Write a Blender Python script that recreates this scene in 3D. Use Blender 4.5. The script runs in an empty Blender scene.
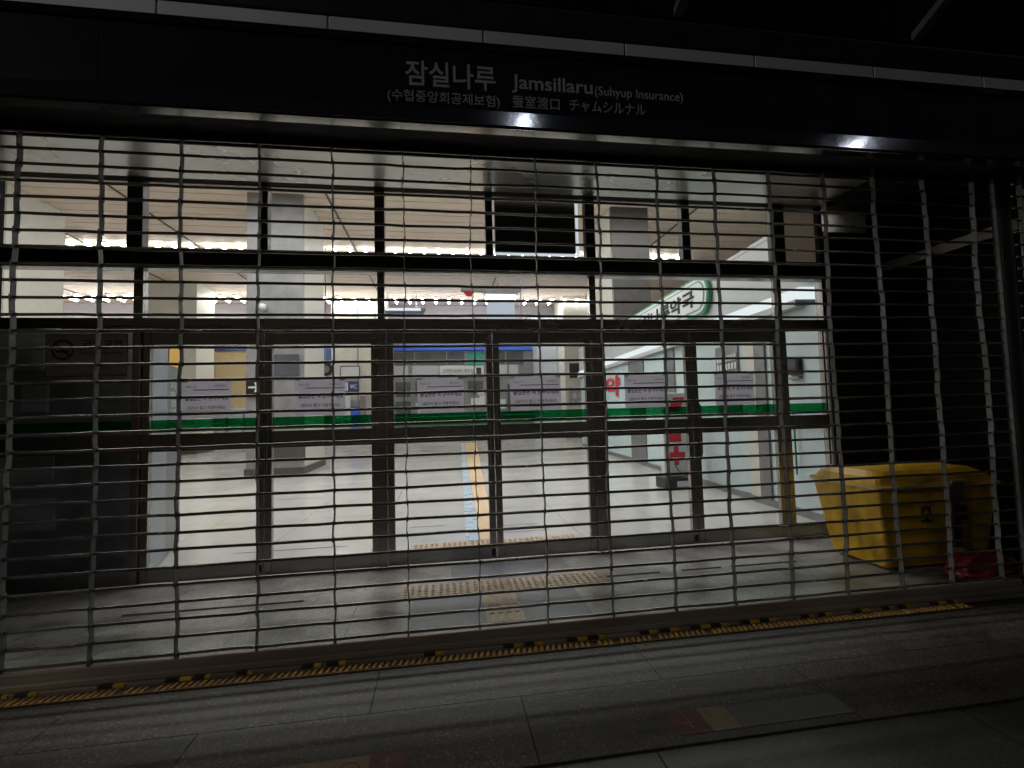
import bpy, bmesh, math, random
from mathutils import Vector, Matrix
rnd = random.Random(7)
sc = bpy.context.scene
COL = sc.collection
R = math.radians

# ------------------------------------------------------------------ materials
def nt(name):
    m = bpy.data.materials.new(name); m.use_nodes = True
    t = m.node_tree; t.nodes.clear()
    o = t.nodes.new('ShaderNodeOutputMaterial')
    return m, t, o

def mat(name, col, rough=.5, metal=0., var=.12, vscale=6., bump=0., bscale=60., island=0., stretch=None, spec=.5):
    m, t, o = nt(name); N = t.nodes; L = t.links
    b = N.new('ShaderNodeBsdfPrincipled'); L.new(b.outputs[0], o.inputs[0])
    b.inputs['Metallic'].default_value = metal
    b.inputs['Specular IOR Level'].default_value = spec
    tc = N.new('ShaderNodeTexCoord'); mp = N.new('ShaderNodeMapping'); L.new(tc.outputs['Object'], mp.inputs[0])
    if stretch: mp.inputs['Scale'].default_value = stretch
    n = N.new('ShaderNodeTexNoise'); n.inputs['Scale'].default_value = vscale; n.inputs['Detail'].default_value = 6
    L.new(mp.outputs[0], n.inputs['Vector'])
    r = N.new('ShaderNodeMapRange'); r.inputs[1].default_value = .3; r.inputs[2].default_value = .7
    r.inputs[3].default_value = 1 - var; r.inputs[4].default_value = 1 + var; L.new(n.outputs[0], r.inputs[0])
    val = r.outputs[0]
    if island:
        g = N.new('ShaderNodeNewGeometry')
        r2 = N.new('ShaderNodeMapRange'); r2.inputs[3].default_value = 1 - island; r2.inputs[4].default_value = 1 + island
        L.new(g.outputs['Random Per Island'], r2.inputs[0])
        mu = N.new('ShaderNodeMath'); mu.operation = 'MULTIPLY'; L.new(val, mu.inputs[0]); L.new(r2.outputs[0], mu.inputs[1]); val = mu.outputs[0]
    vm = N.new('ShaderNodeVectorMath'); vm.operation = 'SCALE'; vm.inputs[0].default_value = col[:3]; L.new(val, vm.inputs['Scale'])
    L.new(vm.outputs[0], b.inputs['Base Color'])
    rr = N.new('ShaderNodeMapRange'); rr.inputs[1].default_value = .3; rr.inputs[2].default_value = .7
    rr.inputs[3].default_value = max(.02, rough * .8); rr.inputs[4].default_value = min(1, rough * 1.2); L.new(n.outputs[0], rr.inputs[0])
    L.new(rr.outputs[0], b.inputs['Roughness'])
    if bump:
        n2 = N.new('ShaderNodeTexNoise'); n2.inputs['Scale'].default_value = bscale; n2.inputs['Detail'].default_value = 3
        L.new(mp.outputs[0], n2.inputs['Vector'])
        bp = N.new('ShaderNodeBump'); bp.inputs['Strength'].default_value = bump; bp.inputs['Distance'].default_value = .01
        L.new(n2.outputs[0], bp.inputs['Height']); L.new(bp.outputs[0], b.inputs['Normal'])
    return m

def granite(name, base, dark, light, rough=.45, scale=260., island=.12, stain=.25, bump=.15, spots=0.):
    m, t, o = nt(name); N = t.nodes; L = t.links
    b = N.new('ShaderNodeBsdfPrincipled'); L.new(b.outputs[0], o.inputs[0])
    tc = N.new('ShaderNodeTexCoord')
    v = N.new('ShaderNodeTexVoronoi'); v.inputs['Scale'].default_value = scale; L.new(tc.outputs['Object'], v.inputs['Vector'])
    cr = N.new('ShaderNodeValToRGB'); e = cr.color_ramp.elements
    e[0].position = 0.; e[0].color = (*dark, 1); e[1].position = 1.; e[1].color = (*light, 1)
    k = e.new(.35); k.color = (*base, 1); k = e.new(.8); k.color = (*base, 1)
    sep = N.new('ShaderNodeSeparateColor'); L.new(v.outputs['Color'], sep.inputs[0]); L.new(sep.outputs[0], cr.inputs[0])
    n = N.new('ShaderNodeTexNoise'); n.inputs['Scale'].default_value = 2.3; n.inputs['Detail'].default_value = 8; n.inputs['Roughness'].default_value = .65
    L.new(tc.outputs['Object'], n.inputs['Vector'])
    r = N.new('ShaderNodeMapRange'); r.inputs[1].default_value = .3; r.inputs[2].default_value = .7; r.inputs[3].default_value = 1 - stain; r.inputs[4].default_value = 1 + stain * .6
    L.new(n.outputs[0], r.inputs[0])
    g = N.new('ShaderNodeNewGeometry'); r2 = N.new('ShaderNodeMapRange'); r2.inputs[3].default_value = 1 - island; r2.inputs[4].default_value = 1 + island
    L.new(g.outputs['Random Per Island'], r2.inputs[0])
    mu = N.new('ShaderNodeMath'); mu.operation = 'MULTIPLY'; L.new(r.outputs[0], mu.inputs[0]); L.new(r2.outputs[0], mu.inputs[1])
    if spots:   # gum spots and scuffs trodden into the stone
        nd = N.new('ShaderNodeTexNoise'); nd.inputs['Scale'].default_value = 40; nd.inputs['Detail'].default_value = 2; L.new(tc.outputs['Object'], nd.inputs['Vector'])
        ad = N.new('ShaderNodeVectorMath'); ad.operation = 'MULTIPLY_ADD'; ad.inputs[1].default_value = (.05, .05, .0); L.new(nd.outputs['Color'], ad.inputs[0]); L.new(tc.outputs['Object'], ad.inputs[2])
        vs = N.new('ShaderNodeTexVoronoi'); vs.inputs['Scale'].default_value = 3.1; L.new(ad.outputs[0], vs.inputs['Vector'])
        sm = N.new('ShaderNodeMapRange'); sm.interpolation_type = 'SMOOTHSTEP'; sm.inputs[1].default_value = .05; sm.inputs[2].default_value = .11; sm.inputs[3].default_value = 1 - spots; sm.inputs[4].default_value = 1
        L.new(vs.outputs['Distance'], sm.inputs[0])
        m2 = N.new('ShaderNodeMath'); m2.operation = 'MULTIPLY'; L.new(mu.outputs[0], m2.inputs[0]); L.new(sm.outputs[0], m2.inputs[1]); mu = m2
    vm = N.new('ShaderNodeVectorMath'); vm.operation = 'SCALE'; L.new(cr.outputs[0], vm.inputs[0]); L.new(mu.outputs[0], vm.inputs['Scale'])
    L.new(vm.outputs[0], b.inputs['Base Color'])
    rr = N.new('ShaderNodeMapRange'); rr.inputs[3].default_value = rough * .75; rr.inputs[4].default_value = rough * 1.25; L.new(n.outputs[0], rr.inputs[0]); L.new(rr.outputs[0], b.inputs['Roughness'])
    bp = N.new('ShaderNodeBump'); bp.inputs['Strength'].default_value = bump; bp.inputs['Distance'].default_value = .004
    L.new(sep.outputs[1], bp.inputs['Height']); L.new(bp.outputs[0], b.inputs['Normal'])
    return m

def emit(name, col, s):
    m, t, o = nt(name); e = t.nodes.new('ShaderNodeEmission'); e.inputs[0].default_value = (*col, 1); e.inputs[1].default_value = s
    t.links.new(e.outputs[0], o.inputs[0]); return m

def glass(name, tint=(.93, .95, .95), refl=.6):
    m, t, o = nt(name); N = t.nodes; L = t.links
    tr = N.new('ShaderNodeBsdfTransparent'); tr.inputs[0].default_value = (*tint, 1)
    gl = N.new('ShaderNodeBsdfGlossy'); gl.inputs['Roughness'].default_value = .02; gl.inputs[0].default_value = (refl, refl, refl, 1)
    fr = N.new('ShaderNodeFresnel'); fr.inputs[0].default_value = 1.5
    ge = N.new('ShaderNodeNewGeometry'); om = N.new('ShaderNodeMath'); om.operation = 'SUBTRACT'; om.inputs[0].default_value = 1.; L.new(ge.outputs['Backfacing'], om.inputs[1])
    fm = N.new('ShaderNodeMath'); fm.operation = 'MULTIPLY'; L.new(fr.outputs[0], fm.inputs[0]); L.new(om.outputs[0], fm.inputs[1])
    mx = N.new('ShaderNodeMixShader'); L.new(fm.outputs[0], mx.inputs[0]); L.new(tr.outputs[0], mx.inputs[1]); L.new(gl.outputs[0], mx.inputs[2])
    L.new(mx.outputs[0], o.inputs[0]); return m

def film(name, col, trans, fac):
    # thin film or paper: part of the light passes
    m, t, o = nt(name); N = t.nodes; L = t.links
    d = N.new('ShaderNodeBsdfDiffuse'); d.inputs[0].default_value = (*col, 1)
    tl = N.new('ShaderNodeBsdfTranslucent'); tl.inputs[0].default_value = (*trans, 1)
    mx = N.new('ShaderNodeMixShader'); mx.inputs[0].default_value = fac
    L.new(d.outputs[0], mx.inputs[1]); L.new(tl.outputs[0], mx.inputs[2]); L.new(mx.outputs[0], o.inputs[0]); return m

def tinted(name, col, opaque, fac):
    m, t, o = nt(name); N = t.nodes; L = t.links
    tr = N.new('ShaderNodeBsdfTransparent'); tr.inputs[0].default_value = (*col, 1)
    d = N.new('ShaderNodeBsdfDiffuse'); d.inputs[0].default_value = (*opaque, 1)
    mx = N.new('ShaderNodeMixShader'); mx.inputs[0].default_value = fac
    L.new(tr.outputs[0], mx.inputs[1]); L.new(d.outputs[0], mx.inputs[2]); L.new(mx.outputs[0], o.inputs[0]); return m

M = {
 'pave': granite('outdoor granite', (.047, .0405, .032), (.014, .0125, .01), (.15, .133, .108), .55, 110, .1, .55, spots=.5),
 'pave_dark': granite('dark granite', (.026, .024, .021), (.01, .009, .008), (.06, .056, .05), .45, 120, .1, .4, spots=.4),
 'joint': mat('joint grout', (.022, .02, .017), .9),
 'ground': mat('asphalt', (.05, .05, .05), .85, bump=.4),
 'vest': granite('vestibule granite', (.31, .298, .28), (.1, .095, .09), (.52, .5, .47), .32, 200, .1, .6, spots=.5),
 'border': granite('border granite', (.17, .178, .2), (.08, .08, .09), (.3, .31, .34), .35, 220, .1, .4),
 'slab': granite('slate slab', (.14, .145, .165), (.08, .08, .09), (.24, .24, .26), .4, 300, .1, .25),
 'tact': mat('tactile ceramic', (.43, .325, .215), .45, var=.25, vscale=9),
 'hallf': mat('hall polished floor', (.5, .495, .475), .16, var=.07, vscale=1.1, island=.03),
 'hallj': mat('hall joint', (.22, .21, .2), .6),
 'ceil': mat('hall ceiling panel', (.78, .65, .545), .6, var=.04, island=.03),
 'ceilgap': mat('ceiling gap', (.3, .24, .19), .9),
 'vceil': mat('vestibule ceiling panel', (.56, .545, .51), .3, .5, var=.03, vscale=.7),
 'shadegrey': mat('column front shade grey', (.2, .2, .21), .45, var=.2, vscale=2.5),
 'stoneshade': mat('dark stone and column shade', (.065, .062, .058), .4, var=.15),
 'cream': mat('cream panel', (0.518, 0.504, 0.446), .5, var=.05),
 'cream2': mat('warm cream plaster', (0.475, 0.418, 0.338), .6, var=.05),
 'lav': mat('lavender plaster', (.33, .295, .3), .6, var=.04),
 'white': mat('white panel', (0.562, 0.569, 0.576), .45, var=.03),
 'bluewhite': mat('blue white panel', (0.49, 0.526, 0.59), .4, var=.04),
 'brick': mat('beige tile', (.47, .36, .2), .6, var=.12, vscale=12),
 'blue': mat('blue sign band', (.03, .11, .55), .4, var=.05),
 'navyband': mat('dark blue band', (.05, .09, .25), .4, var=.1),
 'dkglass': mat('dark office glass', (.07, .075, .09), .12, var=.2, vscale=1.5),
 'blind': mat('pale blind', (0.396, 0.41, 0.432), .6, var=.06, stretch=(14, 1, 1)),
 'teal': mat('teal board', (.02, .22, .18), .5),
 'metal': mat('stainless door frame', (.37, .36, .35), .24, .75, var=.08, vscale=1.1),
 'black': mat('black board', (.008, .009, .01), .35, var=.2),
 'blackm': mat('matt black', (.006, .006, .007), .8),
 'tube': mat('steel tube', (.33, .3, .262), .24, .95, var=.3, vscale=5, stretch=(.5, 1, 1)),
 'link': mat('galvanised link', (.105, .104, .1), .5, .2, var=.25, vscale=40),
 'bar': mat('steel bottom rail', (.27, .225, .185), .4, .35, var=.3, vscale=4, stretch=(.3, 1, 2)),
 'guide': mat('guide steel', (.09, .088, .083), .5, .3, var=.2),
 'fascia': mat('sign navy', (.006, .007, .016), .65, var=.1, spec=.12),
 'fsteel': mat('dark fascia steel', (.09, .09, .095), .1, .9, var=.15, vscale=1.2, bump=.1, bscale=5),
 'mirror': mat('polished soffit steel', (.3, .285, .265), .16, 1., var=.35, vscale=.8, bump=.04, bscale=6),
 'cornice': mat('pale anodised trim', (.72, .78, .9), .45, .1, var=.2, vscale=.9),
 'canopy': mat('dark canopy', (.018, .018, .019), .6, var=.2),
 'rib': mat('canopy rib steel', (.2, .2, .2), .35, .6),
 'letter': mat('sign lettering', (.34, .34, .35), .6, var=.02),
 'yellow': mat('yellow fibreglass', (.6, .345, .016), .42, var=.3, vscale=3.5, bump=.12),
 'yellowrim': mat('worn yellow rim', (.66, .47, .16), .45, var=.12),
 'tapey': mat('tape yellow', (.6, .36, .03), .6, var=.3, vscale=14),
 'tapek': mat('tape black', (.022, .02, .018), .6, var=.4, vscale=14),
 'nosing': mat('yellow rubber ribs', (.42, .235, .05), .6, var=.45, vscale=16),
 'nosebase': mat('worn strip base', (.09, .05, .014), .7, var=.4, vscale=20),
 'red': mat('red plastic', (.22, .022, .024), .4, var=.3, vscale=8),
 'signred': mat('sign red', (.55, .02, .04), .45),
 'ink': mat('black ink', (.02, .02, .025), .7),
 'navy': mat('navy ink', (.03, .04, .16), .6),
 'brownred': mat('brown red ink', (.3, .03, .02), .6),
 'paper': film('notice paper', (.5, .485, .52), (.6, .585, .63), .72),
 'tapeclear': mat('clear tape', (.5, .48, .46), .15),
 'smoke': film('no smoking sheet', (.82, .77, .7), (.3, .28, .26), .05),
 'green': tinted('green film', (.14, .62, .33), (.02, .26, .1), .3),
 'greenline': tinted('green film line', (.06, .5, .22), (.02, .25, .1), .6),
 'glass': glass('clear glass'),
 'pglass': tinted('pharmacy frosted glass', (.6, .8, .82), (.6, .72, .74), .75),
 'pale': mat('pale cyan panel', (0.446, 0.533, 0.547), .35, var=.04),
 'pgrey': mat('pharmacy fascia', (0.446, 0.475, 0.482), .5, var=.03),
 'alu': mat('grey aluminium', (0.216, 0.223, 0.23), .4, .5),
 'cab': mat('grey blue cabinet', (0.238, 0.266, 0.302), .4, var=.06),
 'cabdark': mat('grey cabinet back', (.42, .44, .44), .5, var=.25, vscale=3),
 'patch': mat('grey patch', (.7, .7, .7), .6, var=.2),
 'amber': mat('amber panel', (.7, .4, .05), .5),
 'sgreen': mat('sign green', (.02, .2, .09), .4),
 'signface': mat('sign white', (0.547, 0.576, 0.59), .4, var=.02),
 'tan': mat('tan floor tile', (.66, .47, .27), .35, var=.1, island=.08),
 'bluetile': mat('blue grey floor tile', (.4, .5, .6), .3, var=.1, island=.08),
 'stick_red': mat('worn red sticker', (.13, .045, .035), .6, var=.45, vscale=14),
 'stick_tan': mat('worn beige sticker', (.22, .17, .1), .6, var=.35, vscale=14),
 'stick_grey': mat('worn grey sticker', (.11, .11, .105), .55, var=.2, vscale=6),
 'steelwall': mat('satin steel wall', (.5, .49, .46), .3, .6, var=.1),
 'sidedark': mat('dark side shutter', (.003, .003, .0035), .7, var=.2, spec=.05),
 'palewall': mat('pale vestibule wall', (.5, .49, .46), .5, var=.06),
 'brownpanel': mat('brown grey panel', (.2, .175, .16), .5, var=.05),
 'tubeglow': emit('lamp tube glow', (1., .98, .94), 64.),
 'ledglow': emit('led glow', (.85, .92, 1.), 9.),
 'lampglow': emit('street lamp glow', (.78, .86, 1.), 60.),
 'lightbox': emit('lit sign box', (.8, .88, 1.), .62),
 'coveglow': emit('lit cove', (.93, 1., 1.), 1.0),
 'display': emit('leaked light glow', (.85, .92, 1.), .8),
 'dimpane': film('obscured pane', (.4, .4, .38), (.6, .6, .56), .8),
 'brownpane': film('brown obscured pane', (.2, .17, .15), (.3, .26, .23), .8),
 'pole': mat('street lamp pole', (.2, .2, .2), .5, .6),
}

# ------------------------------------------------------------------ mesh helpers
class MB:
    def __init__(s): s.bm = bmesh.new()
    def box(s, x0, x1, y0, y1, z0, z1, bev=0.):
        g = bmesh.ops.create_cube(s.bm, size=1)['verts']
        for v in g:
            v.co = Vector(((x0 + x1) / 2 + v.co.x * (x1 - x0), (y0 + y1) / 2 + v.co.y * (y1 - y0), (z0 + z1) / 2 + v.co.z * (z1 - z0)))
        if bev:
            es = {e for v in g for e in v.link_edges}
            bmesh.ops.bevel(s.bm, geom=list(es), offset=bev, segments=2, affect='EDGES', profile=.5)
        return s
    def hexa(s, pts):
        v = [s.bm.verts.new(p) for p in pts]
        for f in ((0, 3, 2, 1), (4, 5, 6, 7), (0, 1, 5, 4), (1, 2, 6, 5), (2, 3, 7, 6), (3, 0, 4, 7)):
            s.bm.faces.new([v[i] for i in f])
        return s
    def poly(s, pts, thick, axis=(0, 1, 0)):
        ax = Vector(axis) * thick
        a = [s.bm.verts.new(p) for p in pts]; b = [s.bm.verts.new(Vector(p) + ax) for p in pts]
        n = len(pts)
        s.bm.faces.new(a); s.bm.faces.new(b[::-1])
        for i in range(n): s.bm.faces.new((a[i], b[i], b[(i + 1) % n], a[(i + 1) % n]))
        return s
    def tube(s, pts, r, seg=8, cap=True):
        pts = [Vector(p) for p in pts]; rings = []
        for i, p in enumerate(pts):
            d = (pts[min(i + 1, len(pts) - 1)] - pts[max(i - 1, 0)]).normalized()
            up = Vector((0, 0, 1)) if abs(d.z) < .9 else Vector((0, 1, 0))
            a = d.cross(up).normalized(); b = a.cross(d)
            rr = r[i] if isinstance(r, (list, tuple)) else r
            rings.append([s.bm.verts.new(p + (a * math.cos(t) + b * math.sin(t)) * rr) for t in [2 * math.pi * k / seg for k in range(seg)]])
        for A, B in zip(rings, rings[1:]):
            for k in range(seg): s.bm.faces.new((A[k], A[(k + 1) % seg], B[(k + 1) % seg], B[k]))
        if cap: s.bm.faces.new(rings[0][::-1]); s.bm.faces.new(rings[-1])
        return s
    def ring(s, cx, y, cz, r0, r1, th, seg=40):
        c = [(math.cos(2 * math.pi * k / seg), math.sin(2 * math.pi * k / seg)) for k in range(seg)]
        L = [[s.bm.verts.new((cx + r * a, yy, cz + r * b)) for a, b in c] for r, yy in ((r1, y), (r0, y), (r0, y + th), (r1, y + th))]
        for i in range(4):
            A, B = L[i], L[(i + 1) % 4]
            for k in range(seg): s.bm.faces.new((A[k], A[(k + 1) % seg], B[(k + 1) % seg], B[k]))
        return s
    def build(s, name, m, parent=None, smooth=False):
        bmesh.ops.recalc_face_normals(s.bm, faces=s.bm.faces[:])
        me = bpy.data.meshes.new(name); s.bm.to_mesh(me); s.bm.free()
        me.materials.append(m if not isinstance(m, str) else M[m])
        if smooth:
            for p in me.polygons: p.use_smooth = True
        o = bpy.data.objects.new(name, me); COL.objects.link(o)
        if parent: o.parent = parent
        return o

def tag(o, label, cat, group=None):
    o['label'] = label; o['category'] = cat
    if group: o['group'] = group
    return o
def thing(name, label, cat, loc=(0, 0, 0), rz=0., group=None):
    o = bpy.data.objects.new(name, None); o.empty_display_size = .1; COL.objects.link(o)
    o.location = loc; o.rotation_euler.z = rz
    return tag(o, label, cat, group)
def struct(o, kind='structure'): o['kind'] = kind; return o
def box(name, m, parent, *d, bev=0.): return MB().box(*d, bev=bev).build(name, m, parent)
def shift(o, parent): return o

def text(name, s, m, parent, x0, x1, z0, z1, y, th=.003, bold=.0, vertical=False):
    """lettering fitted into the rectangle x0..x1, z0..z1, facing -y at depth y"""
    c = bpy.data.curves.new(name, 'FONT'); c.body = s; c.size = 1.; c.extrude = .02; c.offset = bold; c.resolution_u = 3
    o = bpy.data.objects.new(name, c); COL.objects.link(o)
    dg = bpy.context.evaluated_depsgraph_get(); dg.update()
    me = bpy.data.meshes.new_from_object(o.evaluated_get(dg)); bpy.data.objects.remove(o); bpy.data.curves.remove(c)
    xs = [v.co.x for v in me.vertices]; ys = [v.co.y for v in me.vertices]
    if not xs: raise RuntimeError('no glyphs ' + s)
    ax, bx, ay, by = min(xs), max(xs), min(ys), max(ys)
    for v in me.vertices:
        X = x0 + (v.co.x - ax) / (bx - ax) * (x1 - x0); Z = z0 + (v.co.y - ay) / max(1e-6, by - ay) * (z1 - z0)
        Y = y + (-v.co.z / .02) * th * .5
        v.co = (X, Y, Z)
    me.materials.clear(); me.materials.append(M[m])
    o = bpy.data.objects.new(name, me); COL.objects.link(o); o.parent = parent
    return o

# ------------------------------------------------------------------ ground and floors
def slabs(xs, ys, gap, z0, z1):
    mb = MB()
    for row, (y0, y1) in enumerate(zip(ys, ys[1:])):
        X = xs(row)
        for x0, x1 in zip(X, X[1:]):
            mb.box(x0 + gap, x1 - gap, y0 + gap, y1 - gap, z0, z1)
    return mb
struct(MB().box(-60, 60, -60, 60, -.5, -.16).build('ground', 'ground'))
struct(MB().box(-12, 12, -8, 1.72, -.155, -.014).build('pavement_bed', 'joint'))
def px(row):
    off = .38 if row % 2 == 0 else 1.17
    return [off + 1.56 * k for k in range(-7, 7)]
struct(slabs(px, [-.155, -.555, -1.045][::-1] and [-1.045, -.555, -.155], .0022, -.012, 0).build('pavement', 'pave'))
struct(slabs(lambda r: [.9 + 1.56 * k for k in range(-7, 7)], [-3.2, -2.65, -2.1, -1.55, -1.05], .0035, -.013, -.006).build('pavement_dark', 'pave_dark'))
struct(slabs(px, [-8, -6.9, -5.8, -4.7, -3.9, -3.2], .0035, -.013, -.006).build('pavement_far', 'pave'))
# vestibule floor
struct(slabs(lambda r: [-4.06] + [(-3.35 + .77 * k if r % 2 else -3.77 + .77 * k) for k in range(0, 11)] + [5.1], [.2, .86, 1.16, 1.74], .002, -.012, 0).build('vestibule_floor', 'vest'))
struct(slabs(lambda r: [-4.06] + [-3.6 + 1.1 * k for k in range(0, 8)] + [5.1], [-.05, .2], .002, -.012, 0).build('vestibule_floor', 'border'))
struct(slabs(lambda r: [-.27, .29 - .002], [.28, .86], .002, .001, .004).build('slate_floor', 'slab'))
struct(slabs(lambda r: [.565, 1.065], [.28, .86], .002, .001, .004).build('slate_floor', 'slab'))
struct(slabs(lambda r: [.05, .95], [1.165, 1.6], .002, .001, .004).build('slate_floor', 'slab'))
mb = MB()
for a, b in ((-2.47, -1.14), (1.42, 1.92), (2.13, 2.52), (2.62, 3.29)): mb.box(a, b, 1.015, 1.04, .001, .004)
struct(mb.build('floor_drain_slot', 'blackm'))
# tactile paving on the vestibule floor
tp = thing('tactile_paving', 'beige T of raised tactile tiles on the vestibule floor just inside the shutter', 'tactile paving', (0, 0, 0))
mb = MB()
def dots(mb, x0, y0, w, h, nx, ny, z=.012):
    for i in range(nx):
        for j in range(ny):
            cx = x0 + (i + .5) * w / nx; cy = y0 + (j + .5) * h / ny
            bmesh.ops.create_cone(mb.bm, cap_ends=True, segments=10, radius1=.019, radius2=.012, depth=.008, matrix=Matrix.Translation((cx, cy, z)))
for k in range(6):
    x0 = -.365 + k * .2905
    mb.box(x0 + .002, x0 + .2885, .868, 1.158, .001, .009)
    dots(mb, x0 + .006, .873, .28, .28, 5, 5)
mb.build('dotted_strip', 'tact', tp)
mb = MB().box(.292, .562, .58, .863, .001, .009)
for k in range(4): mb.box(.315 + k * .064, .35 + k * .064, .6, .85, .0092, .0155, bev=.003)
mb.build('bar_tile', 'tact', tp)
mb = MB().box(.292, .562, .29, .576, .001, .009)
for k in range(4): mb.box(.315 + k * .064, .35 + k * .064, .45, .565, .0092, .0155, bev=.003)
for k in range(4): mb.box(.315 + k * .064, .35 + k * .064, .3, .43, .0092, .0155, bev=.003)
mb.build('bar_tile', 'tact', tp)

# ------------------------------------------------------------------ rolling shutter
def chain_x(i): return -2.453 + .444 * i
ROW = .1; Z0 = .132; NR = 33
def make_shutter(root, x0, x1, cols, end0, end1, bar=True):
    ph = {c: [rnd.uniform(-.006, .006) for _ in range(NR + 2)] for c in range(len(cols))}
    for c in ph:
        a = rnd.uniform(0, 6); w = rnd.uniform(.25, .5); amp = rnd.uniform(.002, .004 + .008 * c / len(cols))
        ph[c] = [p + amp * math.sin(a + w * k) for k, p in enumerate(ph[c])]
    for n in range(NR):
        z = Z0 + ROW * n; tilt = rnd.uniform(-.004, .004); sag = rnd.uniform(-.004, .004)
        mb = MB(); pts = [(x0, 0, z)]
        for c, x in enumerate(cols):
            q = (x - x0) / (x1 - x0); zz = z + tilt * (q - .5) + sag * math.sin(q * 9 + n)
            pts.append((x - .1, rnd.uniform(-.003, .003), zz + rnd.uniform(-.002, .002)))
            pts.append((x, rnd.uniform(-.002, .002), zz + rnd.uniform(-.003, .003)))
        pts.append((x1, 0, z + rnd.uniform(-.002, .002)))
        pts = [p for k, p in enumerate(pts) if k == 0 or p[0] > pts[k - 1][0] + .02]
        mb.tube(pts, .0092, 10).build('tube', 'tube', root, smooth=True)
    for c, x in enumerate(cols):
        mb = MB()
        for n in range(-1 if bar else 0, NR):
            z = Z0 + ROW * n
            xa = x + ph[c][n + 1]; xb = x + ph[c][n + 2]; side = .0028 if n % 2 else -.0028
            t = .0018; d = .019
            zl, zh = z - .015, z + ROW + .015
            if n < 0: zl = z + .05
            mb.hexa([(xa + side - t, -d, zl), (xa + side + t, -d, zl), (xa + side + t, d, zl), (xa + side - t, d, zl),
                     (xb + side - t, -d, zh), (xb + side + t, -d, zh), (xb + side + t, d, zh), (xb + side - t, d, zh)])
            # collar around each tube
            if n >= 0: mb.tube([(x + ph[c][n + 1] - .005, 0, z), (x + ph[c][n + 1] + .005, 0, z)], .0112, 8)
        mb.build('link_chain', 'link', root)

sh = thing('rolling_shutter', 'wide closed rolling grille shutter of steel tubes across the station entrance', 'shutter')
make_shutter(sh, -4.3, 4.392, [chain_x(i) for i in range(-4, 16)], -4.3, 4.392)
bb = MB().box(-4.3, 4.36, -.022, .022, .03, .112, bev=.006).box(-4.3, 4.36, -.05, -.024, .028, .062, bev=.005).build('bottom_bar', 'bar', sh)
MB().box(-4.3, 4.36, -.07, .03, .001, .026, bev=.003).build('threshold_rail', 'bar', sh)
# worn black and yellow tape on the foot of the bar
rt = random.Random(3); x = -2.45
def dash(m, nm, x0, x1): MB().box(x0, x1, -.0725, -.052, .0263, .0274).box(x0, x1, -.0725, -.0704, .012, .0262).build(nm, m, sh)
while x < 3.9:
    if rt.random() < .75:
        for _ in range(rt.choice((1, 2, 2))):
            w = rt.uniform(.055, .075)
            dash('tapek', 'black_tape', x, x + w); dash('tapey', 'yellow_tape', x + w + .002, x + 2 * w - rt.uniform(0, .03)); x += 2 * w + .003
    x += rt.uniform(.04, .22)

sh2 = thing('rolling_shutter', 'narrow edge of a second grille shutter right of the dark guide post', 'shutter')
make_shutter(sh2, 4.6, 6.4, [4.68, 5.12, 5.56, 6.0], 4.6, 6.4)
MB().box(4.6, 6.4, -.022, .022, .03, .112, bev=.006).build('bottom_bar', 'bar', sh2)
# yellow ribbed strip lying along the outside of the shutter
ns = thing('nosing_strip', 'long yellow ribbed strip on the pavement along the foot of the shutter', 'floor strip', (0, 0, 0))
box('base', 'nosebase', ns, -2.9, 3.75, -.15, -.083, .001, .008)
mb = MB(); x = -2.88; rn = random.Random(5)
while x < 3.72:
    h = rn.uniform(.012, .016)
    if rn.random() > .05:
        mb.hexa([(x, -.147, .0082), (x + .022, -.147, .0082), (x + .034, -.086, .0082), (x + .012, -.086, .0082),
             (x + .004, -.142, h), (x + .02, -.142, h), (x + .031, -.09, h), (x + .015, -.09, h)])
    x += .0375
o = mb.build('ribs', 'nosing', ns); o['kind'] = 'stuff'

# guide posts
gp = thing('guide_post', 'dark shutter guide post with pale channel lips near the right edge', 'post', (4.46, 0, 0))
box('post', 'blackm', gp, -.025, .03, -.035, .04, 0, 3.75)
for dx in (-.062, -.04, .045, .066): box('channel_lip', 'guide', gp, dx - .006, dx + .006, -.03, -.005, .0, 3.75)
gp2 = thing('guide_post', 'dark shutter guide post at the far left end, mostly outside the view', 'post', (-4.36, 0, 0))
box('post', 'blackm', gp2, -.055, .055, -.03, .2, 0, 3.75)
for dx in (.08, .1): box('channel_lip', 'guide', gp2, dx - .008, dx + .008, -.035, .035, 0, 3.75)

# ------------------------------------------------------------------ fascia with the station name
fa = thing('station_sign', 'long dark fascia with the station name in Korean, English and Japanese above the shutter', 'station sign', (0, 0, 0))
box('body', 'canopy', fa, -9, 9, -.34, .043, 3.3, 5.2)
for k in range(10):
    a = -8.98 + k * 1.8; box('sign_panel', 'fascia', fa, a + .002, a + 1.798, -.4, -.343, 3.285, 3.64)
MB().box(-9, 9, -.415, -.343, 3.186, 3.279, bev=.004).build('steel_band', 'fsteel', fa)
MB().box(-9, 9, -.4, -.335, 3.178, 3.184).build('soffit_strip', 'mirror', fa)
xx = -8.6
mb = MB(); 
while xx < 4.3:
    mb.box(xx + .004, xx + .888 - .004, -.41, -.343, 3.695, 3.775, bev=.004); xx += .888
mb.build('trim_strip', 'cornice', fa)
MB().box(-9, 9, -.42, -.343, 3.645, 3.69, bev=.004).build('lower_moulding', 'fsteel', fa)
MB().box(-9, 9, -.43, -.343, 3.78, 3.93, bev=.006).build('upper_moulding', 'canopy', fa)
text('lettering', '잠실나루', 'letter', fa, -.18, .348, 3.405, 3.558, -.402, bold=.012)
text('lettering', '(수협중앙회공제보험)', 'letter', fa, -.282, .37, 3.296, 3.378, -.402)
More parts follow.
